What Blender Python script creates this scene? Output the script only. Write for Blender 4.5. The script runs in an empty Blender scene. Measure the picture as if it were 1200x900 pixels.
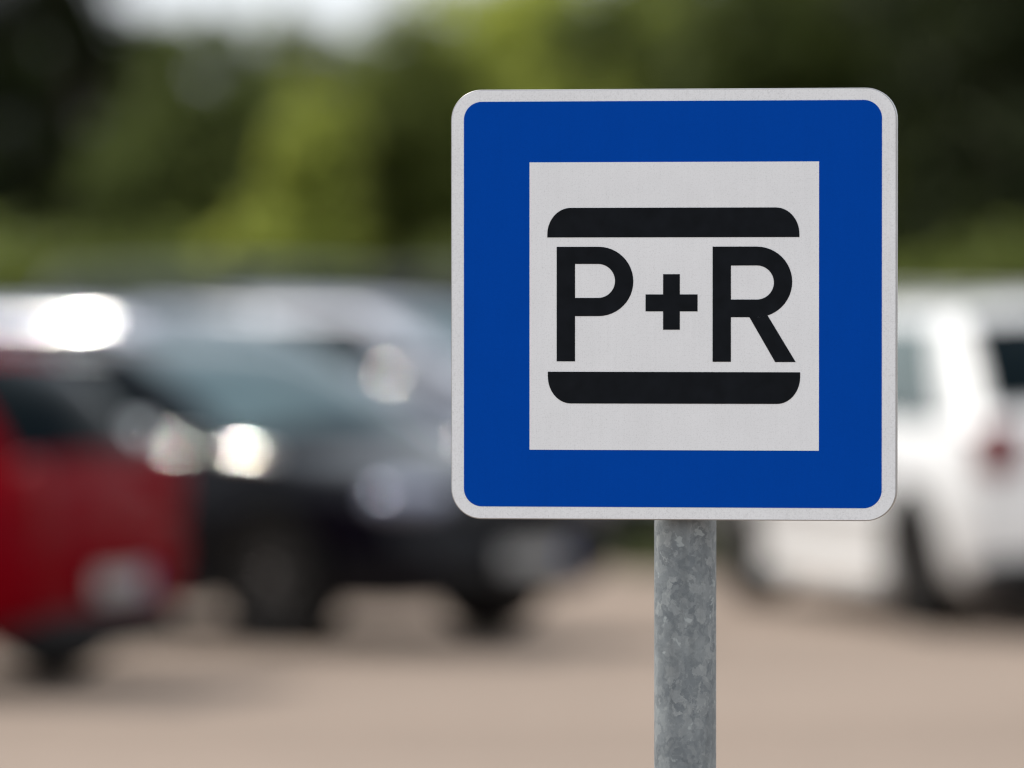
import bpy, bmesh, math, random
from mathutils import Vector, Matrix, noise

R = math.radians
sc = bpy.context.scene
COL = sc.collection
random.seed(11)

# ------------------------------------------------------------------ helpers
def link(o, parent=None):
    COL.objects.link(o)
    if parent is not None:
        o.parent = parent
    return o

def tag(o, label=None, cat=None, group=None, kind=None):
    if label: o['label'] = label
    if cat: o['category'] = cat
    if group: o['group'] = group
    if kind: o['kind'] = kind
    return o

def empty(name, loc=(0, 0, 0), rz=0.0):
    o = bpy.data.objects.new(name, None)
    o.empty_display_size = 0.2
    o.location = loc
    o.rotation_euler = (0, 0, rz)
    return link(o)

def mesh_obj(name, bm, mats, parent=None, smooth=True, recalc=True):
    if recalc:
        bmesh.ops.recalc_face_normals(bm, faces=bm.faces[:])
    me = bpy.data.meshes.new(name)
    bm.to_mesh(me); bm.free()
    if not isinstance(mats, (list, tuple)): mats = [mats]
    for m in mats: me.materials.append(m)
    if smooth:
        for p in me.polygons: p.use_smooth = True
    return link(bpy.data.objects.new(name, me), parent)

def copy_thing(o, parent=None):
    c = o.copy(); COL.objects.link(c)
    if parent is not None: c.parent = parent
    for ch in o.children:
        copy_thing(ch, c)
    return c

def bevel_mod(o, w, seg=2, ang=30):
    m = o.modifiers.new('bevel', 'BEVEL')
    m.width = w; m.segments = seg; m.limit_method = 'ANGLE'; m.angle_limit = R(ang)
    return o

def add_box(bm, c, s, rot=None, mi=0):
    r = bmesh.ops.create_cube(bm, size=1.0)
    M = Matrix.Translation(c) @ (rot if rot else Matrix.Identity(4)) @ Matrix.Diagonal((*s, 1))
    bmesh.ops.transform(bm, matrix=M, verts=r['verts'])
    for f in {f for v in r['verts'] for f in v.link_faces}: f.material_index = mi
    return r['verts']

def add_ellipsoid(bm, c, s, rot=None, seg=20, ring=12, power=1.0):
    r = bmesh.ops.create_uvsphere(bm, u_segments=seg, v_segments=ring, radius=1.0)
    if power != 1.0:
        for v in r['verts']:
            for i in range(3):
                v.co[i] = math.copysign(abs(v.co[i]) ** power, v.co[i])
    M = Matrix.Translation(c) @ (rot if rot else Matrix.Identity(4)) @ Matrix.Diagonal((*s, 1))
    bmesh.ops.transform(bm, matrix=M, verts=r['verts'])

def add_tube(bm, pts, rad, seg=10, caps=True):
    pts = [Vector(p) for p in pts]
    if not isinstance(rad, (list, tuple)): rad = [rad] * len(pts)
    rings = []
    for i, p in enumerate(pts):
        d = (pts[min(i + 1, len(pts) - 1)] - pts[max(i - 1, 0)]).normalized()
        a = d.orthogonal().normalized() if abs(d.z) < .95 else Vector((1, 0, 0))
        a = (a - d * a.dot(d)).normalized(); b = d.cross(a)
        rings.append([bm.verts.new(p + (a * math.cos(t) + b * math.sin(t)) * rad[i])
                      for t in [2 * math.pi * k / seg for k in range(seg)]])
    for q in range(len(rings) - 1):
        for k in range(seg):
            bm.faces.new((rings[q][k], rings[q][(k + 1) % seg], rings[q + 1][(k + 1) % seg], rings[q + 1][k]))
    if caps:
        bm.faces.new(rings[0][::-1]); bm.faces.new(rings[-1])

def add_lathe_y(bm, prof, c=(0, 0, 0), seg=40, mi=0):
    """prof: list of (radius, y); axis along Y"""
    rings = []
    for r, y in prof:
        rings.append([bm.verts.new((c[0] + r * math.cos(t), c[1] + y, c[2] + r * math.sin(t)))
                      for t in [2 * math.pi * k / seg for k in range(seg)]])
    for q in range(len(rings) - 1):
        for k in range(seg):
            f = bm.faces.new((rings[q][k], rings[q][(k + 1) % seg], rings[q + 1][(k + 1) % seg], rings[q + 1][k]))
            f.material_index = mi
    return rings

def interp(tab, x):
    if x <= tab[0][0]: return tab[0][1]
    for (a, va), (b, vb) in zip(tab, tab[1:]):
        if x <= b:
            t = (x - a) / (b - a)
            return va + (vb - va) * t
    return tab[-1][1]

# ------------------------------------------------------------------ materials
class NT:
    def __init__(s, name):
        s.m = bpy.data.materials.new(name); s.m.use_nodes = True
        s.t = s.m.node_tree; s.n = s.t.nodes; s.l = s.t.links
        s.b = s.n['Principled BSDF']
    def new(s, t, **kw):
        n = s.n.new(t)
        for k, v in kw.items(): setattr(n, k, v)
        return n
    def ramp(s, fac, stops, interp='LINEAR'):
        r = s.new('ShaderNodeValToRGB'); r.color_ramp.interpolation = interp
        e = r.color_ramp.elements
        while len(e) < len(stops): e.new(.5)
        for el, (p, c) in zip(e, stops):
            el.position = p; el.color = (*c, 1) if len(c) == 3 else c
        s.l.new(fac, r.inputs[0]); return r.outputs[0]
    def coord(s, scale=(1, 1, 1), kind='Object'):
        tc = s.new('ShaderNodeTexCoord'); mp = s.new('ShaderNodeMapping')
        mp.inputs['Scale'].default_value = scale
        s.l.new(tc.outputs[kind], mp.inputs[0]); return mp.outputs[0]
    def noise(s, vec, scale, detail=4, rough=.55, dist=0):
        n = s.new('ShaderNodeTexNoise')
        n.inputs['Scale'].default_value = scale; n.inputs['Detail'].default_value = detail
        n.inputs['Roughness'].default_value = rough; n.inputs['Distortion'].default_value = dist
        s.l.new(vec, n.inputs['Vector']); return n.outputs[0]
    def mix(s, fac, a, b, mode='MIX'):
        m = s.new('ShaderNodeMix', data_type='RGBA', blend_type=mode)
        for sock, v in ((m.inputs[0], fac), (m.inputs[6], a), (m.inputs[7], b)):
            if isinstance(v, (int, float)): sock.default_value = v
            elif isinstance(v, tuple): sock.default_value = (*v, 1)
            else: s.l.new(v, sock)
        return m.outputs[2]
    def bump(s, h, strength, dist=.001):
        b = s.new('ShaderNodeBump'); b.inputs['Strength'].default_value = strength
        b.inputs['Distance'].default_value = dist
        s.l.new(h, b.inputs['Height']); s.l.new(b.outputs[0], s.b.inputs['Normal'])
    def base(s, c):
        if isinstance(c, tuple): s.b.inputs['Base Color'].default_value = (*c, 1)
        else: s.l.new(c, s.b.inputs['Base Color'])
    def set(s, **kw):
        for k, v in kw.items(): s.b.inputs[k.replace('_', ' ')].default_value = v

def simple(name, col, rough=.5, metal=0., var=.12, scale=6, **kw):
    m = NT(name)
    n = m.noise(m.coord(), scale, 4)
    lo = tuple(c * (1 - var) for c in col); hi = tuple(min(1, c * (1 + var)) for c in col)
    m.base(m.ramp(n, [(.3, lo), (.7, hi)]))
    m.set(Roughness=rough, Metallic=metal)
    for k, v in kw.items(): m.b.inputs[k].default_value = v
    return m.m

def car_paint(name, col, metal=0., rough=.35, coat=1.0, coat_rough=.06, dirt_k=.25, spec=.5, coat_ior=1.5):
    m = NT(name)
    dirt = m.noise(m.coord(), 3.5, 5)
    m.base(m.mix(m.ramp(dirt, [(.45, (0, 0, 0)), (.8, (dirt_k,) * 3)]), col, tuple(.75 * c + .25 * d for c, d in zip(col, (.18, .15, .12)))))
    m.set(Roughness=rough, Metallic=metal)
    m.b.inputs['Coat Weight'].default_value = coat
    m.b.inputs['Specular IOR Level'].default_value = spec
    m.b.inputs['Coat IOR'].default_value = coat_ior
    m.b.inputs['Coat Roughness'].default_value = coat_rough
    return m.m

def film(name, col, streak, dark, spec):
    """retroreflective sheeting: minute cell pattern and faint vertical streaks"""
    m = NT(name)
    co = m.coord()
    v = m.new('ShaderNodeTexVoronoi', feature='F1'); v.inputs['Scale'].default_value = 520
    v.inputs['Randomness'].default_value = .55
    m.l.new(co, v.inputs['Vector'])
    cells = m.ramp(v.outputs['Distance'], [(.0, (1, 1, 1)), (.55, (1, 1, 1)), (.95, (dark, dark, dark))])
    st = m.noise(m.coord((420, 420, 14)), 1.0, 3)
    st = m.ramp(st, [(.3, (1 - streak * .45,) * 3), (.7, (1, 1, 1))])
    sp = m.noise(co, 900, 2)
    sp = m.ramp(sp, [(.28, (1 - streak * 2.4,) * 3), (.45, (1, 1, 1))])
    bl = m.noise(co, 22, 4)
    bl = m.ramp(bl, [(.3, (1 - streak * .7,) * 3), (.7, (1, 1, 1))])
    c = m.mix(1.0, col, cells, 'MULTIPLY')
    for k in (st, sp, bl): c = m.mix(1.0, c, k, 'MULTIPLY')
    m.base(c)
    m.set(Roughness=.5)
    m.b.inputs['Specular IOR Level'].default_value = spec
    return m.m

M = {}
M['film_white'] = film('film_white', (.872, .892, .93), .06, .88, .2)
M['film_blue'] = film('film_blue', (.0003, .064, .43), .05, .95, .02)
m = NT('film_black')
m.base(m.ramp(m.noise(m.coord(), 60, 4), [(.3, (.006, .0075, .010)), (.7, (.009, .011, .015))]))
m.set(Roughness=.5); m.b.inputs['Specular IOR Level'].default_value = .06
M['film_black'] = m.m
M['aluminium'] = simple('aluminium', (.42, .42, .43), .45, .8, .1, 40)

# hot-dip galvanised steel: spangle patches, paler blooms, run-off streaks
m = NT('galvanised_steel')
co = m.coord()
wn = m.new('ShaderNodeTexNoise'); wn.inputs['Scale'].default_value = 55; wn.inputs['Detail'].default_value = 6; wn.inputs['Roughness'].default_value = .65
m.l.new(co, wn.inputs['Vector'])
va = m.new('ShaderNodeVectorMath', operation='MULTIPLY_ADD')
va.inputs[1].default_value = (.026, .026, .030)
m.l.new(wn.outputs['Color'], va.inputs[0]); m.l.new(co, va.inputs[2])
def voro(scale, vec, stretch=.75):
    mp = m.new('ShaderNodeMapping'); mp.inputs['Scale'].default_value = (1, 1, stretch)
    m.l.new(vec, mp.inputs[0])
    v = m.new('ShaderNodeTexVoronoi'); v.inputs['Scale'].default_value = scale
    m.l.new(mp.outputs[0], v.inputs['Vector'])
    s = m.new('ShaderNodeSeparateColor'); m.l.new(v.outputs['Color'], s.inputs[0])
    return s.outputs[0]
v1 = voro(135, va.outputs[0]); v2 = voro(320, va.outputs[0])
c1 = m.ramp(v1, [(0, (.14, .16, .18)), (.45, (.215, .24, .262)), (.8, (.32, .34, .352)), (1, (.44, .46, .47))])
c2 = m.ramp(v2, [(0, (.19, .21, .23)), (.6, (.27, .29, .31)), (1, (.40, .415, .42))])
cc = m.mix(.45, c1, c2)
cl = m.noise(co, 26, 5, .6, .6)
cc = m.mix(m.ramp(cl, [(.45, (0, 0, 0)), (.72, (.65, .65, .65))]), cc, (.36, .385, .40))
cd = m.noise(m.coord((60, 60, 9)), 1, 5, .6)
cc = m.mix(m.ramp(cd, [(.5, (0, 0, 0)), (.75, (.55, .55, .55))]), cc, (.15, .165, .175))
wh = m.noise(co, 70, 3, .5, .3)
cc = m.mix(m.ramp(wh, [(.66, (0, 0, 0)), (.70, (.5, .5, .5))]), cc, (.60, .64, .65))
m.base(m.mix(1.0, cc, (.79, .825, .84), 'MULTIPLY'))
m.set(Metallic=.3, Roughness=.55)
m.bump(v1, .12, .0006)
M['galvanised'] = m.m

M['steel_bolt'] = simple('steel_bolt', (.45, .45, .46), .35, .9, .1, 80)

# cars
M['red'] = car_paint('red_paint', (.150, .0004, .0045), 0, .5, .35, .06, .0, .0, 1.18)
M['black'] = car_paint('black_paint', (.0038, .0042, .0075), 0, .45, 1.0, .06, .0, .0, 1.26)
M['white'] = car_paint('white_paint', (.82, .82, .82), 0, .35)
M['silver'] = car_paint('silver_paint', (.31, .34, .42), .35, .42, .6)
M['grey'] = car_paint('grey_paint', (.16, .165, .185), .5, .38)
M['pale_grey'] = car_paint('pale_grey_paint', (.26, .285, .35), .2, .5, .5, .35)
M['blue_grey'] = car_paint('blue_grey_paint', (.16, .20, .27), .5, .38)
M['van_grey'] = car_paint('van_paint', (.075, .09, .07), .0, .7, 0, .1, .25, .1)
M['van_dark'] = car_paint('dark_van_paint', (.045, .05, .05), .0, .7, 0, .1, .25, .1)
m = NT('car_glass')
m.base(m.ramp(m.noise(m.coord(), 2.0, 3), [(.35, (.003, .006, .008)), (.7, (.006, .011, .014))]))
m.set(Roughness=.05, IOR=1.10)
m.b.inputs['Specular Tint'].default_value = (.80, .95, 1.0, 1)
m.b.inputs['Specular IOR Level'].default_value = .22
M['glass'] = m.m
m = NT('green_tinted_glass')
m.base(m.ramp(m.noise(m.coord(), 2.0, 3), [(.35, (.045, .075, .075)), (.7, (.07, .11, .11))]))
m.set(Roughness=.06, IOR=1.6)
M['green_glass'] = m.m
m = NT('windscreen_glass')
m.base(m.ramp(m.noise(m.coord(), 2.0, 3), [(.35, (.010, .022, .027)), (.7, (.02, .04, .048))]))
m.set(Roughness=.05, IOR=2.3)
m.b.inputs['Specular Tint'].default_value = (.62, .92, 1.0, 1)
M['windscreen'] = m.m
M['trim'] = simple('black_plastic', (.010, .010, .011), .65, **{'Specular IOR Level': .15})
M['well'] = simple('wheel_well', (.008, .008, .008), .9)
M['tyre'] = simple('tyre_rubber', (.009, .0085, .0085), .85, **{'Specular IOR Level': .1})
M['rim'] = simple('alloy_rim', (.36, .35, .34), .4, .7)
M['rim_dark'] = simple('dark_alloy_rim', (.055, .052, .05), .5, .5)
M['chrome'] = simple('chrome', (.86, .86, .85), .08, 1.0, .03)
M['lamp'] = simple('headlamp_lens', (.24, .26, .34), .12, .5, .08)
M['tail'] = simple('tail_lens', (.15, .002, .006), .25, **{'Specular IOR Level': .12})
M['orange_lens'] = simple('orange_lens', (.45, .10, .01), .2)
M['plate_white'] = simple('plate_white', (.30, .30, .30), .5)
M['plate_blue'] = simple('plate_blue', (.01, .05, .30), .4)

# ground
def ground_mat(name, c0, c1, c2, rough=.95):
    m = NT(name); co = m.coord()
    n = m.noise(co, .35, 6, .6); f = m.noise(co, 45, 3, .7); g = m.noise(co, 4, 5)
    c = m.ramp(n, [(.3, c0), (.7, c1)])
    c = m.mix(m.ramp(g, [(.4, (0, 0, 0)), (.75, (.5, .5, .5))]), c, c2)
    if name == 'compacted_gravel':
        pt = m.noise(m.coord((.16, .55, 1)), 1.0, 3, .5)
        c = m.mix(1.0, c, m.ramp(pt, [(.38, (.90, .89, .88)), (.6, (1.04, 1.04, 1.04))]), 'MULTIPLY')
    c = m.mix(1.0, c, m.ramp(f, [(.3, (.72, .72, .72)), (.7, (1.1, 1.1, 1.1))]), 'MULTIPLY')
    m.base(c); m.set(Roughness=rough); m.bump(f, .6, .01)
    m.b.inputs['Specular IOR Level'].default_value = .15
    return m.m
M['gravel'] = ground_mat('compacted_gravel', (.252, .201, .167), (.295, .234, .194), (.226, .184, .155))
M['soil_grass'] = ground_mat('grassy_soil', (.045, .060, .016), (.075, .085, .025), (.09, .085, .035))
M['blade'] = simple('grass_blade', (.075, .090, .022), .7, 0, .4, 2)

def leaf_mat(name, c0, c1, c2, trans=.35):
    m = NT(name)
    gi = m.new('ShaderNodeNewGeometry')
    col = m.ramp(gi.outputs['Random Per Island'], [(0, c0), (.5, c1), (1, c2)])
    big = m.noise(m.coord(), .9, 3)
    col = m.mix(1.0, col, m.ramp(big, [(.35, (.85, .88, .82)), (.65, (1.1, 1.08, 1.1))]), 'MULTIPLY')
    m.base(col); m.set(Roughness=.6)
    m.b.inputs['Specular IOR Level'].default_value = .25
    tr = m.new('ShaderNodeBsdfTranslucent'); m.l.new(col, tr.inputs[0])
    ms = m.new('ShaderNodeMixShader'); ms.inputs[0].default_value = trans
    m.l.new(m.b.outputs[0], ms.inputs[1]); m.l.new(tr.outputs[0], ms.inputs[2])
    m.l.new(ms.outputs[0], m.n['Material Output'].inputs[0])
    return m.m
M['leaf_dark'] = leaf_mat('leaves_dark', (.020, .028, .010), (.038, .050, .017), (.060, .076, .026), .3)
M['leaf_mid'] = leaf_mat('leaves_olive', (.14, .175, .045), (.19, .225, .058), (.235, .275, .075), .5)
M['leaf_light'] = leaf_mat('leaves_light', (.33, .38, .08), (.42, .46, .10), (.50, .54, .125), .5)
M['leaf_deep'] = leaf_mat('leaves_deep', (.085, .108, .030), (.12, .152, .042), (.165, .20, .057), .45)
m = NT('bark')
bn = m.noise(m.coord((14, 14, 2.5)), 1, 6)
m.base(m.ramp(bn, [(.3, (.045, .035, .026)), (.7, (.12, .095, .07))])); m.set(Roughness=.9); m.bump(bn, .8, .03)
M['bark'] = m.m

# ------------------------------------------------------------------ the sign
SIGN_Y = 5.455
SX, SZ = 0.1540, 1.5985          # sign centre
YAW = R(-8)
def arc(cx, cy, r, a0, a1, n=14, ry=None):
    ry = r if ry is None else ry
    return [(cx + r * math.cos(R(a0 + (a1 - a0) * i / n)), cy + ry * math.sin(R(a0 + (a1 - a0) * i / n))) for i in range(n + 1)]

def rrect(l, b, r_, t, rad):
    return (arc(r_ - rad, t - rad, rad, 0, 90) + arc(l + rad, t - rad, rad, 90, 180) +
            arc(l + rad, b + rad, rad, 180, 270) + arc(r_ - rad, b + rad, rad, 270, 360))

def prism(bm, pts, y0, y1, mi_front=0, mi_side=0):
    """outline in (x,z), y0 = front (towards the viewer, -y), y1 = back"""
    f = [bm.verts.new((x, y0, z)) for x, z in pts]; b = [bm.verts.new((x, y1, z)) for x, z in pts]
    fr = bm.faces.new(f); fr.material_index = mi_front
    bk = bm.faces.new(b[::-1]); bk.material_index = mi_side
    n = len(pts)
    for i in range(n):
        q = bm.faces.new((f[i], b[i], b[(i + 1) % n], f[(i + 1) % n])); q.material_index = mi_side

def band(bm, outer, inner, y0, y1):
    """strip between two open paths with the same number of points, given depth"""
    rows = [[bm.verts.new((x, y, z)) for x, z in path] for path in (outer, inner) for y in (y0, y1)]
    of, ob, inf, ib = rows
    n = len(outer)
    for i in range(n - 1):
        bm.faces.new((of[i], of[i + 1], inf[i + 1], inf[i])); bm.faces.new((ob[i], ib[i], ib[i + 1], ob[i + 1]))
        bm.faces.new((of[i], ob[i], ob[i + 1], of[i + 1])); bm.faces.new((inf[i], inf[i + 1], ib[i + 1], ib[i]))
    for k in (0, n - 1): bm.faces.new((of[k], inf[k], ib[k], ob[k]))

sign = empty('parking_sign', (SX, SIGN_Y, 0), YAW)
tag(sign, 'square blue and white P+R parking sign on a galvanised steel pole', 'parking sign')
def dz(pts): return [(x, z + SZ) for x, z in pts]
# plate: folded aluminium tray, 16 mm deep, white film on the face
PW, PH = .2148, .2068
bm = bmesh.new()
prism(bm, dz(rrect(-PW + .001, -PH + .001, PW - .001, PH - .001, .0285)), -.0006, .0012, 0, 0)
face = mesh_obj('white_border', bm, M['film_white'], sign, smooth=False)
bm = bmesh.new()
prof = [(-.0004, .0012), (.0, .0), (.0, .0150), (-.0012, .0162), (-.016, .0162), (-.016, .0022), (-.0012, .0022)]
rings = []
for off, y in [(-.0016, .0004), (-.0006, -.0002), (0, .0012), (0, .0150), (-.0010, .0162), (-.014, .0162), (-.014, .0030), (-.0016, .0030)]:
    rings.append([bm.verts.new((x, y, z)) for x, z in dz(rrect(-PW - off, -PH - off, PW + off, PH + off, .0295 + off))])
for q in range(len(rings)):
    A, B = rings[q], rings[(q + 1) % len(rings)]
    for i in range(len(A)):
        bm.faces.new((A[i], A[(i + 1) % len(A)], B[(i + 1) % len(A)], B[i]))
rim = mesh_obj('rim', bm, M['aluminium'], sign, smooth=True)
bm = bmesh.new()
prism(bm, dz(rrect(-PW + .004, -PH + .004, PW - .004, PH - .004, .026)), .0014, .0028)
mesh_obj('back_panel', bm, M['aluminium'], sign, smooth=False)
bm = bmesh.new()
prism(bm, dz(rrect(-.2022, -.1945, .2008, .1951, .0175)), -.0009, -.0005)
mesh_obj('blue_field', bm, M['film_blue'], sign, smooth=False)
bm = bmesh.new()
prism(bm, dz([(-.1383, -.1397), (.1407, -.1397), (.1407, .1366), (-.1383, .1366)]), -.0012, -.0008)
mesh_obj('white_field', bm, M['film_white'], sign, smooth=False)
# lettering in photo-measured millimetres
K = 1 / (1222 * .990); KV = 1 / 1222
def P2(x, y): return ((x - 788.4) * K, (356.75 - y) * KV + SZ)
def L(pts): return [P2(*p) for p in pts]
YF, YB = -.0015, -.0011
def parc(cx, cy, r, a0, a1, n=24):
    return [(cx + r * math.cos(R(a)), cy - r * math.sin(R(a))) for a in [a0 + (a1 - a0) * i / n for i in range(n + 1)]]
bm = bmesh.new()       # P
prism(bm, L([(653, 289), (674.5, 289), (674.5, 423.5), (653, 423.5)])[::-1], YF, YB)
o = [(674.5, 289)] + parc(702, 329.7, 40.7, 90, -90) + [(674.5, 370.4)]
i_ = [(674.5, 309.2)] + parc(701.4, 329.1, 19.9, 90, -90) + [(674.5, 349)]
band(bm, L(o), L(i_), YF, YB)
mesh_obj('letter_p', bm, M['film_black'], sign, smooth=False)
bm = bmesh.new()       # plus
prism(bm, L([(777.5, 321.2), (797, 321.2), (797, 344.9), (817.7, 344.9), (817.7, 364.8), (797, 364.8), (797, 386.3),
             (777.5, 386.3), (777.5, 364.8), (757, 364.8), (757, 344.9), (777.5, 344.9)])[::-1], YF, YB)
mesh_obj('plus_symbol', bm, M['film_black'], sign, smooth=False)
bm = bmesh.new()       # R
prism(bm, L([(835.2, 289), (856.5, 289), (856.5, 423.8), (835.2, 423.8)])[::-1], YF, YB)
o = [(856.5, 289)] + parc(886.4, 330.3, 41.3, 90, -90) + [(856.5, 371.6)]
i_ = [(856.5, 311.2)] + parc(886.5, 331.0, 19.9, 90, -90) + [(856.5, 350.9)]
band(bm, L(o), L(i_), YF, YB)
leg = [(878, 371.6)] + parc(886.4, 330.3, 41.3, -90, -72, 5) + [(931.8, 424), (907.9, 424)]
prism(bm, L(leg)[::-1], YF + .00003, YB)
mesh_obj('letter_r', bm, M['film_black'], sign, smooth=False)
top = [(936, 278)] + parc(908.5, 272.5, 1, 0, 90, 2)[:0] + \
      [(908.5 + 27.5 * math.cos(R(a)), 274.5 - 31.2 * math.sin(R(a))) for a in range(0, 91, 6)] + \
      [(669.5 - 27.5 * math.sin(R(a)), 274.5 - 31.2 * math.cos(R(a))) for a in range(0, 91, 6)] + [(642, 278)]
bm = bmesh.new(); prism(bm, L(top), YF, YB); mesh_obj('bar', bm, M['film_black'], sign, smooth=False)
bot = [(642.6, 435.7)] + [(669.6 - 27 * math.cos(R(a)), 441 + 32 * math.sin(R(a))) for a in range(0, 91, 6)] + \
      [(910 + 27 * math.sin(R(a)), 441 + 32 * math.cos(R(a))) for a in range(0, 91, 6)] + [(937, 435.9)]
bm = bmesh.new(); prism(bm, L(bot), YF, YB); mesh_obj('bar', bm, M['film_black'], sign, smooth=False)
# pole
bm = bmesh.new()
PX, PYY = .0068, .0500
add_tube(bm, [(PX, PYY, -.3), (PX, PYY, SZ + PH - .03)], .0300, 320)
pole = mesh_obj('pole', bm, M['galvanised'], sign)
pole.data.set_sharp_from_angle(angle=R(40))
bm = bmesh.new()
add_ellipsoid(bm, (PX, PYY, SZ + PH - .03), (.0312, .0312, .006), seg=32)
mesh_obj('pole_cap', bm, M['trim'], sign)
for zz in (SZ + .11, SZ - .05):
    bm = bmesh.new()
    for s0 in (0,):
        rr = [.0308, .0345]
        add = []
        for z in (zz - .014, zz + .014):
            for r_ in rr:
                add.append([bm.verts.new((PX + r_ * math.cos(t), PYY + r_ * math.sin(t), z)) for t in [2 * math.pi * k / 40 for k in range(40)]])
        a, b, c, d = add
        for k in range(40):
            k2 = (k + 1) % 40
            bm.faces.new((a[k], a[k2], b[k2], b[k])); bm.faces.new((b[k], b[k2], d[k2], d[k]))
            bm.faces.new((d[k], d[k2], c[k2], c[k])); bm.faces.new((c[k], c[k2], a[k2], a[k]))
    cl = mesh_obj('clamp', bm, M['steel_bolt'], sign)
    for s in (-1, 1):
        bm = bmesh.new()
        add_tube(bm, [(PX + s * .043, .0165, zz), (PX + s * .043, .062, zz)], .005, 12)
        add_box(bm, (PX + s * .040, .042, zz), (.018, .006, .026))
        mesh_obj('bolt', bm, M['steel_bolt'], cl, smooth=False)

# ------------------------------------------------------------------ cars
def car_body_mesh(p, mats):
    Ln, W = p['L'], p['W'] / 2
    bm = bmesh.new()
    N = 30
    rings = []
    xs = [Ln * (0.5 - 0.5 * math.cos(math.pi * (i / (N - 1)))) * .55 + Ln * (i / (N - 1)) * .45 for i in range(N)]
    for x in xs:
        u = 2 * x / Ln - 1
        ew = p.get('endw', .80)
        w = W * (ew + (1 - ew) * max(0, 1 - abs(u) ** 4.5) ** .5)
        e = max(0, (abs(u) - .80) / .20)
        b = p['clear'] + .10 * e ** 2
        t = interp(p['top'], x / Ln)
        t -= .05 * max(0, (abs(u) - .93) / .07) ** 2
        h = t - b
        half = [(0, b), (.70 * w, b), (.92 * w, b + .02), (.975 * w, b + .10), (w, b + .40 * h), (.995 * w, b + .62 * h),
                (.985 * w, t - .12), (.955 * w, t - .045), (.90 * w, t - .008), (.55 * w, t + .018), (0, t + .028)]
        ring = [(y, z) for y, z in half] + [(-y, z) for y, z in half[-2:0:-1]]
        vs = []
        zm = b + .42 * h
        for y, z in ring:
            dx = -math.copysign(1, u) * e * p.get('rk', 1) * (.13 * ((z - zm) / h) ** 2 + .10 * (abs(y) / w) ** 3) if e > 0 else 0
            vs.append(bm.verts.new((x + dx, y, z)))
        rings.append(vs)
    n = len(rings[0])
    for q in range(N - 1):
        for k in range(n):
            bm.faces.new((rings[q][k], rings[q][(k + 1) % n], rings[q + 1][(k + 1) % n], rings[q + 1][k]))
    bm.faces.new(rings[0][::-1]); bm.faces.new(rings[-1])
    bmesh.ops.triangulate(bm, faces=[f for f in bm.faces if len(f.verts) > 4])
    bmesh.ops.recalc_face_normals(bm, faces=bm.faces[:])
    me = bpy.data.meshes.new('body_shell'); bm.to_mesh(me); bm.free()
    for mm in mats: me.materials.append(mm)
    o = bpy.data.objects.new('body_shell', me); COL.objects.link(o)
    ss = o.modifiers.new('s', 'SUBSURF'); ss.levels = 1; ss.render_levels = 1
    # wheel arches
    bc = bmesh.new()
    for ax in (p['ro'], p['ro'] + p['wb']):
        for s in (-1, 1):
            yo, yi = s * (W + .15), s * (W - .27)
            y0, y1 = min(yo, yi), max(yo, yi)
            prof = [(p['r'] + .055, y0), (p['r'] + .055, y1)]
            rg = add_lathe_y(bc, prof, (ax, 0, p['r']), 40, 1)
            for rr in rg:
                f = bc.faces.new(rr); f.material_index = 1
    bmesh.ops.recalc_face_normals(bc, faces=bc.faces[:])
    mc = bpy.data.meshes.new('arch_cut'); bc.to_mesh(mc); bc.free()
    for mm in mats: mc.materials.append(mm)
    oc = bpy.data.objects.new('arch_cut', mc); COL.objects.link(oc)
    bo = o.modifiers.new('b', 'BOOLEAN'); bo.operation = 'DIFFERENCE'; bo.object = oc; bo.solver = 'EXACT'
    dg = bpy.context.evaluated_depsgraph_get(); dg.update()
    out = bpy.data.meshes.new_from_object(o.evaluated_get(dg), depsgraph=dg)
    bpy.data.objects.remove(o); bpy.data.objects.remove(oc)
    for pl in out.polygons: pl.use_smooth = True
    out.shade_smooth() if hasattr(out, 'shade_smooth') else None
    try: out.set_sharp_from_angle(angle=R(40))
    except Exception: pass
    return out

class Patch:
    """bulged bilinear patch a-b (bottom), d-c (top); s along the bottom, t upwards"""
    def __init__(s, a, b, c, d, bulge, n_hint, tb=.0):
        s.a, s.b, s.c, s.d = map(Vector, (a, b, c, d))
        s.n = ((s.b - s.a).cross(s.d - s.a)).normalized()
        if s.n.dot(Vector(n_hint)) < 0: s.n.negate()
        s.k = bulge
    def at(s, u, v, off=0.):
        p = s.a.lerp(s.b, u).lerp(s.d.lerp(s.c, u), v)
        return p + s.n * (s.k * 4 * u * (1 - u) * (.55 + .45 * 4 * v * (1 - v)) * (1 if s.edge else 4 * v * (1 - v)) + off)
    edge = False
    def grid(s, bm, u0, u1, v0, v1, nu, nv, off=0., skew=0.):
        g = [[bm.verts.new(s.at(u0 + (u1 - u0) * i / nu + skew * (1 - j / nv), v0 + (v1 - v0) * j / nv, off)) for i in range(nu + 1)] for j in range(nv + 1)]
        for j in range(nv):
            for i in range(nu):
                bm.faces.new((g[j][i], g[j][i + 1], g[j + 1][i + 1], g[j + 1][i]))

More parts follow.
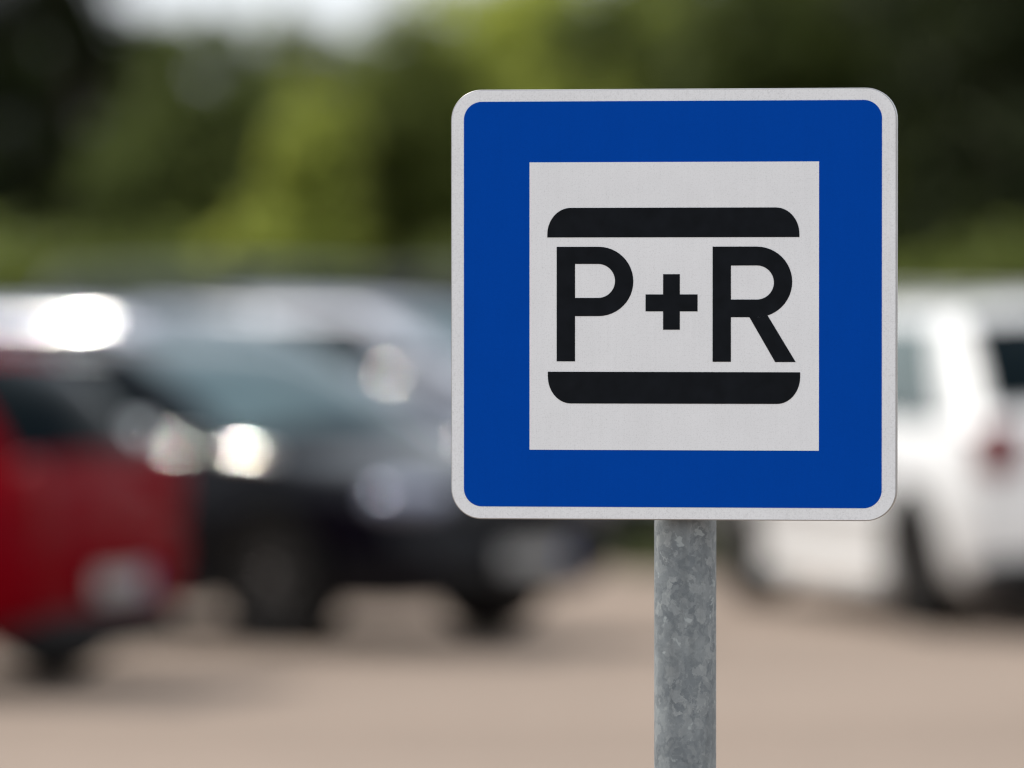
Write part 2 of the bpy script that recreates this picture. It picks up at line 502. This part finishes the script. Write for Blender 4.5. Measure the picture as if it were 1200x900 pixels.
def make_wheel(parent, x, y, r, s, rim_mat, spokes=10):
    bm = bmesh.new()
    w = .105
    rg = add_lathe_y(bm, [(r * .66, -w), (r * .72, -w * 1.04), (r * .90, -w * 1.06), (r * .97, -w * .88), (r, -w * .5), (r, w * .5),
                     (r * .97, w * .88), (r * .90, w * 1.06), (r * .72, w * 1.04), (r * .66, w), (r * .62, w * .6), (r * .62, -w * .6)], (0, 0, 0), 40)
    A, B = rg[-1], rg[0]
    for k in range(40):
        bm.faces.new((A[k], A[(k + 1) % 40], B[(k + 1) % 40], B[k]))
    wo = mesh_obj('wheel', bm, M['tyre'], parent)
    wo.location = (x, y, r)
    bm = bmesh.new()
    yo = s * w * .80
    rg = add_lathe_y(bm, [(r * .655, s * w * .95), (r * .60, s * w * .86), (r * .58, s * w * .1), (.02, s * w * .05)], (0, 0, 0), 40)
    for k in range(spokes):
        a = 2 * math.pi * k / spokes
        rot = Matrix.Rotation(-a, 4, 'Y')
        add_box(bm, rot @ Vector((r * .34, yo, 0)), (r * .56, .025, r * .085), rot)
    rh = add_lathe_y(bm, [(r * .14, yo - s * .03), (r * .14, yo + s * .014), (r * .10, yo + s * .026)], (0, 0, 0), 20)
    bm.faces.new(rh[-1])
    mesh_obj('rim', bm, rim_mat, wo, smooth=False)
    return wo

def make_car(name, p, paint, label, cat='car', group=None):
    """front is +X, root at the ground under the middle of the rear bumper"""
    root = empty(name)
    tag(root, label, cat, group)
    Ln, W = p['L'], p['W'] / 2
    pm = M[paint]
    key = ('body', id(p))
    me = car_body_mesh(p, [pm, M['well']])
    me.name = 'body'
    body = link(bpy.data.objects.new('body', me), root)
    # cabin
    xb0, xb1, xt0, xt1 = p['xb0'], p['xb1'], p['xt0'], p['xt1']
    zb0, zb1, zt0, zt1 = p['zb0'], p['zb1'], p['zt0'], p['zt1']
    wb, wt = W * .93, W * p.get('wt', .70)
    A = (xb0, -wb * .97, zb0); B = (xb1, -wb, zb1); Cc = (xt1, -wt, zt1); D = (xt0, -wt, zt0)
    fl = lambda v: (v[0], -v[1], v[2])
    right = Patch(A, B, Cc, D, .045, (0, -1, 0))
    left = Patch(fl(A), fl(B), fl(Cc), fl(D), .045, (0, 1, 0))
    front = Patch(B, fl(B), fl(Cc), Cc, .17, (1, 0, .3))
    rear = Patch(A, fl(A), fl(D), D, .11, (-1, 0, .3))
    bm = bmesh.new()
    for q in (right, left, front, rear):
        q.grid(bm, 0, 1, 0, 1, 12, 8)
    # roof with crown
    nu, nv = 12, 12
    g = [[None] * (nv + 1) for _ in range(nu + 1)]
    for i in range(nu + 1):
        for j in range(nv + 1):
            u, v = i / nu, j / nv
            pnt = Vector(D).lerp(Vector(Cc), u).lerp(Vector(fl(D)).lerp(Vector(fl(Cc)), u), v)
            pnt.z += p['crown'] * (4 * u * (1 - u)) ** .8 * (1 - .0) * (4 * v * (1 - v)) ** .6 if 0 < u < 1 and 0 < v < 1 else 0
            g[i][j] = bm.verts.new(pnt)
    for i in range(nu):
        for j in range(nv):
            bm.faces.new((g[i][j], g[i + 1][j], g[i + 1][j + 1], g[i][j + 1]))
    bmesh.ops.remove_doubles(bm, verts=bm.verts[:], dist=.002)
    cab = mesh_obj('roof', bm, pm, root)
    bevel_mod(cab, .05, 3, 25)
    # glazing
    def glass(nm, q, u0, u1, v0, v1, mat, off=.012, skew=0):
        b_ = bmesh.new(); q.grid(b_, u0, u1, v0, v1, 10, 6, off, skew)
        r = bmesh.ops.extrude_face_region(b_, geom=b_.faces[:])
        mv = [e for e in r['geom'] if isinstance(e, bmesh.types.BMVert)]
        bmesh.ops.translate(b_, verts=mv, vec=-q.n * .008)
        go = mesh_obj(nm, b_, mat, root)
        go.data.set_sharp_from_angle(angle=R(30))
        return go
    glass('windscreen', front, .045, .955, .10, .93, M['windscreen'])
    glass('rear_window', rear, .05, .95, .16, .90, M['glass'])
    for q in (right, left):
        for (u0, u1) in p['side_win']:
            glass('side_window', q, u0, u1, .10, .88, M[p.get('glass', 'glass')], .010)
        b_ = bmesh.new()
        u0, u1 = p['side_win'][0][0], p['side_win'][-1][1]
        pts = [q.at(u0 + (u1 - u0) * k / 10, .075, .012) for k in range(11)]
        add_tube(b_, pts, p.get('trim_r', .010), 8)
        mesh_obj('window_trim', b_, M['chrome'] if p.get('chrome') else M['trim'], root)
        if p.get('chrome') == 2:  # upper chrome strip, added for the sun glint along it
            b_ = bmesh.new()
            add_tube(b_, [q.at(u0 + (u1 - u0) * k / 16, .915, .014) for k in range(17)], .008, 8)
            mesh_obj('window_trim', b_, M['chrome'], root)
        if p.get('rails'):
            b_ = bmesh.new()
            sy = -1 if q is right else 1
            pts = [Vector((xt0 + (xt1 - xt0) * k / 10 * .95 + .05, sy * (wt - .06), zt0 + (zt1 - zt0) * k / 10 + p['crown'] * .55 * math.sin(math.pi * (.06 + .88 * k / 10)) ** .6 + .045)) for k in range(11)]
            pts = [pts[0] - Vector((0, 0, .05))] + pts + [pts[-1] - Vector((0, 0, .05))]
            add_tube(b_, pts, .016, 8)
            mesh_obj('roof_rail', b_, M['rim'] if p['rails'] == 1 else M['trim'], root)
    # wheels
    for ax in (p['ro'], p['ro'] + p['wb']):
        for s in (-1, 1):
            make_wheel(root, ax, s * (W - .125), p['r'], s, M['rim_dark'] if p.get('dark_rim') else M['rim'])
    # lights
    zl = p['zl']
    for s in (-1, 1):
        b_ = bmesh.new()
        add_ellipsoid(b_, (Ln - .235, s * (W * .70), zl), (.20, .21, .085), Matrix.Rotation(-s * R(24), 4, 'Z'), power=.8)
        mesh_obj('headlight', b_, M['lamp'], root)
        b_ = bmesh.new()
        th = p.get('tl_h', .14)
        add_ellipsoid(b_, (.105, s * W * .775, p['ztl']), (.070, .12, th), Matrix.Rotation(s * R(24), 4, 'Z'), power=.7)
        mesh_obj('taillight', b_, M['tail'], root)
        if p.get('wing_glint_strip'):                     # chrome strip added on the front wing to catch a sun glint
            x0, x1, z0, z1 = p['wing_glint_strip']
            b_ = bmesh.new()
            pts = [(x0 + (x1 - x0) * k / 12, s * (W * .982), z0 + (z1 - z0) * k / 12 + .006 * 4 * (k / 12) * (1 - k / 12)) for k in range(13)]
            add_tube(b_, pts, [.006] + [.020] * 11 + [.006], 10)
            mesh_obj('wing_glint_strip', b_, M['chrome'], root)
        b_ = bmesh.new()
        mz = .16 if p['zb1'] > .95 else .04
        if p.get('chrome_mirror') and mz > .1:
            add_ellipsoid(b_, (p['xb1'] - .46, s * (W + .08), p['zb1'] + mz), (.11, .085, .12), power=.8)
        else:
            add_ellipsoid(b_, (p['xb1'] - .46, s * (W + .09), p['zb1'] + mz), (.065, .125, .088), power=.8)
        add_box(b_, (p['xb1'] - .46, s * (W - .02), p['zb1'] - .01), (.06, .16, .04))
        mesh_obj('side_mirror', b_, M['chrome'] if p.get('chrome_mirror') else pm, root)
        for dx in p['handles']:
            b_ = bmesh.new(); add_ellipsoid(b_, (dx, s * (W * 1.0), p['zb0'] - .12), (.10, .022, .016), seg=12, ring=8)
            mesh_obj('door_handle', b_, M['chrome'] if p.get('chrome') else pm, root)
        b_ = bmesh.new()
        add_box(b_, (p['ro'] + p['wb'] / 2, s * (W - .035), p['clear'] + .05), (p['wb'] - 2 * p['r'] - .16, .075, .10))
        bevel_mod(mesh_obj('sill', b_, pm if p.get('sill_paint') else M['trim'], root, smooth=False), .02)
    # grille, bumpers, plates
    b_ = bmesh.new()
    add_ellipsoid(b_, (Ln - .10, 0, zl - .05), (.105, W * .46, .075), power=.6)
    mesh_obj('grille', b_, M['trim'], root)
    b_ = bmesh.new()
    add_ellipsoid(b_, (Ln - .14, 0, p['clear'] + .17), (.125, W * .70, .085), power=.6)
    mesh_obj('front_bumper', b_, M['trim'], root)
    b_ = bmesh.new()
    add_ellipsoid(b_, (.16, 0, p['clear'] + p.get('bz', .11)), (.165, W * .90, .10), power=.55)
    mesh_obj('rear_bumper', b_, M['trim'], root)
    for x, z in ((Ln + .012, p['zpf']), (-.012 + p.get('plx', 0), p['zpr'])):
        b_ = bmesh.new()
        add_box(b_, (x, 0, z), (.012, .52, .112))
        s = 1 if x > 1 else -1
        add_box(b_, (x + s * .0065, s * .237, z), (.002, .042, .104), None, 1)
        mesh_obj('number_plate', b_, [M['plate_white'], M['plate_blue']], root, smooth=False)
    return root

HATCH = dict(endw=.93, rk=.45, bz=.05, L=3.75, W=1.66, wb=2.40, ro=.62, r=.29, clear=.20, top=[(0, .86), (.06, .90), (.25, .92), (.70, .95), (.80, .93), (.93, .80), (1, .70)],
             xb0=.10, xb1=2.95, xt0=.55, xt1=2.15, zb0=.86, zb1=.90, zt0=1.40, zt1=1.40, crown=.07, wt=.70,
             side_win=[(.08, .46), (.50, .90)], zl=.66, ztl=.80, tl_h=.17, handles=[1.45], zpf=.42, zpr=.44)
SEDAN = dict(L=4.50, W=1.80, wb=2.65, ro=.98, r=.32, clear=.19, top=[(0, .88), (.05, .93), (.2, .95), (.64, .97), (.72, .95), (.90, .84), (1, .70)],
             xb0=.28, xb1=3.38, xt0=1.05, xt1=2.45, zb0=.92, zb1=.92, zt0=1.37, zt1=1.38, crown=.065, wt=.68,
             side_win=[(.10, .48), (.515, .95)], zl=.70, ztl=.78, tl_h=.10, handles=[1.35, 2.35], zpf=.42, zpr=.62, chrome=2, chrome_mirror=1, dark_rim=1, wing_glint_strip=(3.34, 3.68, .905, .885))
SUV = dict(L=4.35, W=1.82, wb=2.65, ro=.82, r=.335, sill_paint=1, dark_rim=1, clear=.19, top=[(0, .98), (.05, 1.02), (.25, 1.04), (.66, 1.06), (.74, 1.05), (.92, .95), (1, .80)],
           xb0=.10, xb1=3.30, xt0=.90, xt1=2.45, zb0=.98, zb1=1.01, zt0=1.555, zt1=1.56, crown=.06, wt=.72,
           side_win=[(.13, .56), (.595, .91)], glass='green_glass', zl=.78, ztl=.90, tl_h=.13, handles=[1.30, 2.25], zpf=.48, zpr=.70, rails=1)
MPV = dict(L=4.25, W=1.78, wb=2.65, ro=.75, r=.32, clear=.20, top=[(0, .92), (.05, .97), (.25, .99), (.72, 1.02), (.80, .98), (.93, .84), (1, .72)],
           xb0=.08, xb1=3.55, xt0=.42, xt1=2.55, zb0=.92, zb1=.97, zt0=1.56, zt1=1.56, crown=.07, wt=.73,
           side_win=[(.06, .24), (.27, .56), (.59, .90)], zl=.70, ztl=.95, tl_h=.20, handles=[1.35, 2.3], zpf=.44, zpr=.62, rails=1, chrome=2)
MPV2 = dict(MPV, chrome=1, trim_r=.026, rails=0, zt0=1.55, zt1=1.55, zb0=1.07, zb1=1.10,  # chrome belt trim thickened to enlarge its sun glint
            top=[(0, 1.03), (.05, 1.08), (.25, 1.12), (.72, 1.14), (.80, 1.11), (.93, .96), (1, .82)])
MPV.update(zt0=1.51, zt1=1.51, rails=2)
VAN = dict(L=4.7, W=1.90, wb=2.95, ro=.85, r=.33, clear=.22, top=[(0, 1.05), (.05, 1.10), (.3, 1.10), (.76, 1.10), (.84, 1.05), (.94, .92), (1, .80)],
           xb0=.04, xb1=4.0, xt0=.12, xt1=3.15, zb0=1.05, zb1=1.07, zt0=1.86, zt1=1.88, crown=.06, wt=.82,
           side_win=[(.66, .88)], zl=.78, ztl=1.0, tl_h=.28, handles=[1.6, 2.6], zpf=.48, zpr=.85)

def place(root, x, y, heading_deg):
    root.location = (x, y, 0.004); root.rotation_euler = (0, 0, R(heading_deg))

def place_axle(root, p, ax, x, y, heading_deg):
    """put the axle at car-x 'ax' over ground point (x, y)"""
    a = R(heading_deg)
    place(root, x - ax * math.cos(a), y - ax * math.sin(a), heading_deg)

# black saloon, nose towards the right and the viewer
blk = make_car('saloon_car', SEDAN, 'black', 'black saloon car with chrome mirrors parked beside the red hatchback, nose to the right')
place_axle(blk, SEDAN, SEDAN['ro'] + SEDAN['wb'], -.585, 26.85, -37.5)
# red hatchback, tail towards the right and the viewer
red = make_car('hatchback_car', HATCH, 'red', 'small dark red hatchback seen from its tail, cut by the photo edge')
d = R(-20.5)
place(red, -1.62, 23.5, 180 - 20.5)
# white suv on the right
wht = make_car('suv_car', SUV, 'white', 'white SUV with red tail lights seen from behind its left side, right of the sign')
place_axle(wht, SUV, SUV['ro'], 2.79, 27.92, 106)
# second row, behind
row = 'cars parked in the second row'
c1 = make_car('people_carrier', MPV, 'silver', 'silver people carrier with roof rails standing behind the roof of the black saloon', 'car', row)
place(c1, -3.95, 34.6, -34.35)
c2 = make_car('people_carrier', MPV2, 'pale_grey', 'pale grey people carrier behind the bonnet of the black saloon, next to the sign edge', 'car', row)
place(c2, -2.60, 37.6, -35)
c3 = make_car('saloon_car', SEDAN, 'blue_grey', 'blue grey saloon half hidden behind the left edge of the sign', 'car', row)
place(c3, -1.15, 39.6, -38)
c4 = make_car('suv_car', SUV, 'grey', 'grey SUV standing beyond the white one at the right photo edge', 'car', row)
place(c4, 4.9, 41.0, 150)
c5 = make_car('hatchback_car', HATCH, 'silver', 'small silver hatchback behind the red one at the left photo edge', 'car', row)
place(c5, -5.6, 33.2, -38)
far = 'vans at the far side of the car park'
v1_ = make_car('panel_van', VAN, 'van_grey', 'grey panel van in front of the trees above the silver people carrier', 'van', far)
place(v1_, -4.3, 52.0, 8)
v2_ = make_car('panel_van', VAN, 'van_dark', 'dark grey panel van in front of the trees beside the left edge of the sign', 'van', far)
place(v2_, -1.2, 50.5, -12)

# ------------------------------------------------------------------ ground
def sheet(name, pts, z, mat, kind='structure', n=1):
    bm = bmesh.new()
    bm.faces.new([bm.verts.new((x, y, z)) for x, y in pts])
    return tag(mesh_obj(name, bm, mat, None, smooth=False), kind=kind)
sheet('ground', [(-900, -900), (900, -900), (900, 900), (-900, 900)], -.004, M['soil_grass'])
sheet('car_park', [(-30, -20), (30, -20), (30, 33.2), (13, 33.6), (.75, 33.6), (.55, 34.2), (.55, 44), (1.2, 44.6), (30, 44.6), (30, 62), (-30, 62)], .004, M['gravel'])
# grass on the verge between the rows and in front of the trees
bm = bmesh.new()
rg = random.Random(5)
def tuft(x, y, h):
    for k in range(4):
        a = rg.uniform(0, 6.28); l = rg.uniform(.02, .10); w = .008
        dx, dy = math.cos(a), math.sin(a)
        bx, by = x + rg.uniform(-.05, .05), y + rg.uniform(-.05, .05)
        hh = h * rg.uniform(.6, 1.2)
        v = [bm.verts.new(q) for q in ((bx - dy * w, by + dx * w, -.01), (bx + dy * w, by - dx * w, -.01), (bx + dx * l + dy * w * .6, by + dy * l - dx * w * .6, hh * .6), (bx + dx * l - dy * w * .6, by + dy * l + dx * w * .6, hh * .6), (bx + dx * l * 2, by + dy * l * 2, hh))]
        bm.faces.new((v[0], v[1], v[2], v[3])); bm.faces.new((v[3], v[2], v[4]))
for _ in range(5200):
    tuft(rg.uniform(.62, 6.5), rg.uniform(33.7, 44.2), .20)
for _ in range(2500):
    tuft(rg.uniform(-12, 12), rg.uniform(62.2, 70), .30)
tag(mesh_obj('grass', bm, M['blade'], None, smooth=False, recalc=False), kind='stuff')

# ------------------------------------------------------------------ trees
def crown_mesh(seed, rx, ry, h0, h1, lobes, clumps, leaves, size, mat, cone=0.):
    g = random.Random(seed)
    hh = (h1 - h0) / 2; zc = (h0 + h1) / 2
    L_ = []
    for k in range(lobes):
        a = 2 * math.pi * (k + g.random() * .7) / lobes; q = g.uniform(.15, .6)
        z = zc + hh * g.uniform(-.75, .75)
        shrink = 1 - cone * (z - h0) / (h1 - h0)
        L_.append((Vector((rx * q * math.cos(a) * shrink, ry * q * math.sin(a) * shrink, z)), g.uniform(.38, .62) * (1 - .5 * cone * (z - h0) / (h1 - h0))))
    L_.append((Vector((0, 0, h1 - hh * .45)), .45 * (1 - .5 * cone))); L_.append((Vector((0, 0, h0 + hh * .5)), .6))
    verts, faces = [], []
    for c in range(clumps):
        ctr, s = g.choice(L_)
        d = Vector((g.gauss(0, 1), g.gauss(0, 1), g.gauss(0, 1))).normalized()
        q = g.uniform(.45, 1.05) ** .6
        cp = ctr + Vector((d.x * rx * s * q, d.y * ry * s * q, d.z * hh * s * q))
        if cp.z < h0: cp.z = h0 + g.random() * .3
        cr = g.uniform(.22, .45) * min(rx, 2.5) * .38
        for l in range(leaves):
            e = Vector((g.gauss(0, 1), g.gauss(0, 1), g.gauss(0, .7))) * cr * .6
            p0 = cp + e
            n = Vector((g.gauss(0, .75), g.gauss(0, .75), g.gauss(.8, .6))).normalized()
            t = n.orthogonal().normalized(); t.rotate(Matrix.Rotation(g.uniform(0, 6.28), 3, n)); b = n.cross(t)
            w = size * g.uniform(.6, 1.3)
            i = len(verts)
            verts += [p0 - t * w, p0 - b * w * .55, p0 + t * w, p0 + b * w * .55 + n * w * .15]
            faces.append((i, i + 1, i + 2, i + 3))
    me = bpy.data.meshes.new('crown'); me.from_pydata(verts, [], faces); me.materials.append(mat)
    return me

def trunk_mesh(seed, h, r, spread):
    g = random.Random(seed)
    bm = bmesh.new()
    pts = [Vector((0, 0, -.2)), Vector((0, 0, .15))]; x = Vector((0, 0, .15))
    for k in range(6):
        x = x + Vector((g.uniform(-.12, .12), g.uniform(-.12, .12), h / 6)); pts.append(x.copy())
    add_tube(bm, pts, [r * 1.5, r * 1.1] + [r * (1 - k / 7.5) for k in range(1, 7)], 10)
    for k in range(9):
        st = pts[2 + k % 5].copy(); a = g.uniform(0, 6.28)
        q = [st]
        ln = spread * g.uniform(.5, .95)
        for j in range(4):
            st = st + Vector((math.cos(a) * ln / 4, math.sin(a) * ln / 4, ln / 4 * g.uniform(.4, 1.0))); a += g.uniform(-.3, .3); q.append(st)
        add_tube(bm, q, [r * .42, r * .33, r * .24, r * .15, r * .06], 7)
    me = bpy.data.meshes.new('trunk')
    bmesh.ops.recalc_face_normals(bm, faces=bm.faces[:]); bm.to_mesh(me); bm.free()
    me.materials.append(M['bark'])
    for pl in me.polygons: pl.use_smooth = True
    return me

CR = {
    'dense':  (crown_mesh(1, 3.3, 3.0, .5, 10.0, 10, 460, 44, .125, M['leaf_dark']), trunk_mesh(1, 7.5, .22, 2.4)),
    'deep':   (crown_mesh(2, 3.0, 2.8, .4, 9.0, 9, 420, 44, .125, M['leaf_deep']), trunk_mesh(2, 6.8, .20, 2.2)),
    'olive':  (crown_mesh(3, 2.7, 2.6, .4, 6.6, 9, 360, 42, .12, M['leaf_mid']), trunk_mesh(3, 5.0, .16, 2.0)),
    'light':  (crown_mesh(4, 1.15, 1.1, .3, 3.6, 5, 110, 32, .11, M['leaf_light'], .5), trunk_mesh(4, 2.6, .08, .8)),
    'bush':   (crown_mesh(5, 1.5, 1.3, .05, 1.7, 6, 120, 32, .10, M['leaf_mid']), trunk_mesh(5, 1.1, .06, .9)),
    'lightbig': (crown_mesh(6, 2.4, 2.2, .4, 6.4, 8, 320, 42, .12, M['leaf_light']), trunk_mesh(6, 5.0, .15, 1.8)),
}
FX = 6667.
def tree(kind, name, px, Y, sc_, label, group='trees behind the car park', sz=1.0):
    r = empty(name, ((px - 600) / FX * Y, Y, -.004), random.uniform(0, 6.28))
    r.scale = (sc_, sc_, sc_ * sz)
    tag(r, label, 'bush' if 'bush' in name else 'tree', group)
    cm, tm = CR[kind]
    link(bpy.data.objects.new('crown', cm), r); link(bpy.data.objects.new('trunk', tm), r)
    return r
tree('dense', 'broadleaf_tree', 88, 80, 1.06, 'very dark tall tree above the red hatchback at the left photo edge')
tree('dense', 'broadleaf_tree', -140, 78, 1.0, 'dark tall tree cut by the left photo edge')
tree('deep', 'broadleaf_tree', 238, 73, .60, 'dark green tree under the sky gap, second tree from the left')
tree('olive', 'broadleaf_tree', 355, 84, .80, 'olive green round-topped tree below the open sky left of the sign')
tree('light', 'young_tree', 374, 70, .88, 'small yellow-green young tree lit by the sun in front of the olive tree', sz=1.32)
tree('light', 'young_tree', 298, 68, .86, 'lower yellow-green young tree left of the taller yellow-green one', sz=.86)
tree('lightbig', 'broadleaf_tree', 560, 88, 1.05, 'sunlit light green tree rising behind the top left corner of the sign')
tree('olive', 'broadleaf_tree', 480, 82, .80, 'low olive green tree between the round-topped tree and the sign')
tree('lightbig', 'broadleaf_tree', 680, 84, 1.04, 'light green tree directly behind the sign, below the small sky gap')
tree('deep', 'broadleaf_tree', 900, 80, .98, 'deep green tall tree above the top right corner of the sign')
tree('olive', 'broadleaf_tree', 1075, 90, 1.25, 'tall olive tree right of the sign behind the darkest one')
tree('dense', 'broadleaf_tree', 1185, 76, .80, 'darkest tree at the right photo edge above the white SUV')
tree('deep', 'broadleaf_tree', 1330, 82, 1.1, 'deep green tree cut by the right photo edge')
tree('bush', 'bush', 10, 66, 1.35, 'olive bush at the left photo edge beyond the red hatchback', 'bushes in front of the trees')
tree('bush', 'bush', 480, 67, 1.0, 'olive bush left of the sign beyond the dark grey van', 'bushes in front of the trees')
tree('bush', 'bush', 1090, 67, .8, 'olive bush right of the sign beyond the white SUV', 'bushes in front of the trees')
tree('bush', 'bush', 960, 70, 1.2, 'olive bush behind the lower right corner of the sign', 'bushes in front of the trees')
for px, lab in ((150, 'deep green tree far behind the darkest left-hand tree'), (420, 'deep green tree far behind the olive trees left of the sign'),
                (780, 'deep green tree far behind the middle of the sign'), (1000, 'deep green tree far behind the right edge of the sign')):
    tree('deep', 'broadleaf_tree', px, 100, .74 if px < 300 else .60 if px < 500 else .95, lab)
for px, lab in ((230, 'broad olive bush left of the yellow-green young tree'), (640, 'broad olive bush behind the lower left part of the sign'),
                (1200, 'broad olive bush at the right photo edge under the darkest tree')):
    tree('bush', 'bush', px, 71, 1.35, lab, 'bushes in front of the trees')

# ------------------------------------------------------------------ light
EL, AZ_FRONT = 52, -28           # sun in the left, a touch on the viewer's side
sd = Vector((-math.cos(R(EL)) * math.cos(R(AZ_FRONT)), -math.cos(R(EL)) * math.sin(R(AZ_FRONT)), math.sin(R(EL))))
sun = bpy.data.lights.new('sun', 'SUN'); sun.energy = 4.5; sun.angle = R(.5); sun.color = (1, .945, .86)
so = link(bpy.data.objects.new('sun', sun)); so.rotation_euler = (-sd).to_track_quat('-Z', 'Y').to_euler()
so.location = (-20, 0, 30)
w = bpy.data.worlds.new('World'); sc.world = w; w.use_nodes = True
nt = w.node_tree; bg = nt.nodes['Background']
sky = nt.nodes.new('ShaderNodeTexSky'); sky.sky_type = 'NISHITA'; sky.sun_disc = False
sky.sun_elevation = R(EL); sky.sun_rotation = math.atan2(sd.x, sd.y)
sky.air_density = 1.0; sky.dust_density = 3.0; sky.ozone_density = 1.0
# broken white cloud over the sky colour
tc = nt.nodes.new('ShaderNodeTexCoord'); ns = nt.nodes.new('ShaderNodeTexNoise')
ns.inputs['Scale'].default_value = 2.2; ns.inputs['Detail'].default_value = 6
nt.links.new(tc.outputs['Generated'], ns.inputs['Vector'])
rp = nt.nodes.new('ShaderNodeValToRGB'); rp.color_ramp.elements[0].position = .42; rp.color_ramp.elements[1].position = .66
sep = nt.nodes.new('ShaderNodeSeparateXYZ'); nt.links.new(tc.outputs['Generated'], sep.inputs[0])
mr = nt.nodes.new('ShaderNodeMapRange')        # unseen cloud added behind the viewer to brighten the sign face; thin overhead
mr.inputs['From Min'].default_value = -1; mr.inputs['From Max'].default_value = 1
mr.inputs['To Min'].default_value = .30; mr.inputs['To Max'].default_value = .06
nt.links.new(sep.outputs[1], mr.inputs[0])
hz = nt.nodes.new('ShaderNodeMapRange')
hz.inputs['From Min'].default_value = .05; hz.inputs['From Max'].default_value = .45
hz.inputs['To Min'].default_value = .22; hz.inputs['To Max'].default_value = 0
nt.links.new(sep.outputs[2], hz.inputs[0])
a1 = nt.nodes.new('ShaderNodeMath'); nt.links.new(ns.outputs[0], a1.inputs[0]); nt.links.new(mr.outputs[0], a1.inputs[1])
a2 = nt.nodes.new('ShaderNodeMath'); nt.links.new(a1.outputs[0], a2.inputs[0]); nt.links.new(hz.outputs[0], a2.inputs[1])
nt.links.new(a2.outputs[0], rp.inputs[0])
mx = nt.nodes.new('ShaderNodeMix'); mx.data_type = 'RGBA'
nt.links.new(rp.outputs[0], mx.inputs[0]); nt.links.new(sky.outputs[0], mx.inputs[6])
mx.inputs[7].default_value = (8.2, 8.6, 9.0, 1)
nt.links.new(mx.outputs[2], bg.inputs[0]); bg.inputs[1].default_value = .12

# ------------------------------------------------------------------ camera
cam = bpy.data.cameras.new('camera'); co_ = link(bpy.data.objects.new('camera', cam))
cam.sensor_width = 36; cam.lens = 200; cam.clip_end = 3000; cam.clip_start = .1
co_.location = (0, 0, 1.6); co_.rotation_euler = (R(90 - .8164), 0, 0)
cam.dof.use_dof = True; cam.dof.focus_distance = SIGN_Y + .002; cam.dof.aperture_fstop = 3.0; cam.dof.aperture_blades = 0
sc.camera = co_
sc.view_settings.view_transform = 'Standard'; sc.view_settings.look = 'None'
sc.view_settings.exposure = 0.0; sc.view_settings.gamma = 1.0
sc.render.engine = 'CYCLES'
cy = sc.cycles
cy.use_denoising = True; cy.use_adaptive_sampling = False
cy.sample_clamp_direct = 0; cy.sample_clamp_indirect = 12
cy.max_bounces = 8; cy.caustics_reflective = False; cy.caustics_refractive = False
sc.render.filter_size = 1.3 if hasattr(sc.render, 'filter_size') else 1.5
cy.filter_width = 1.25
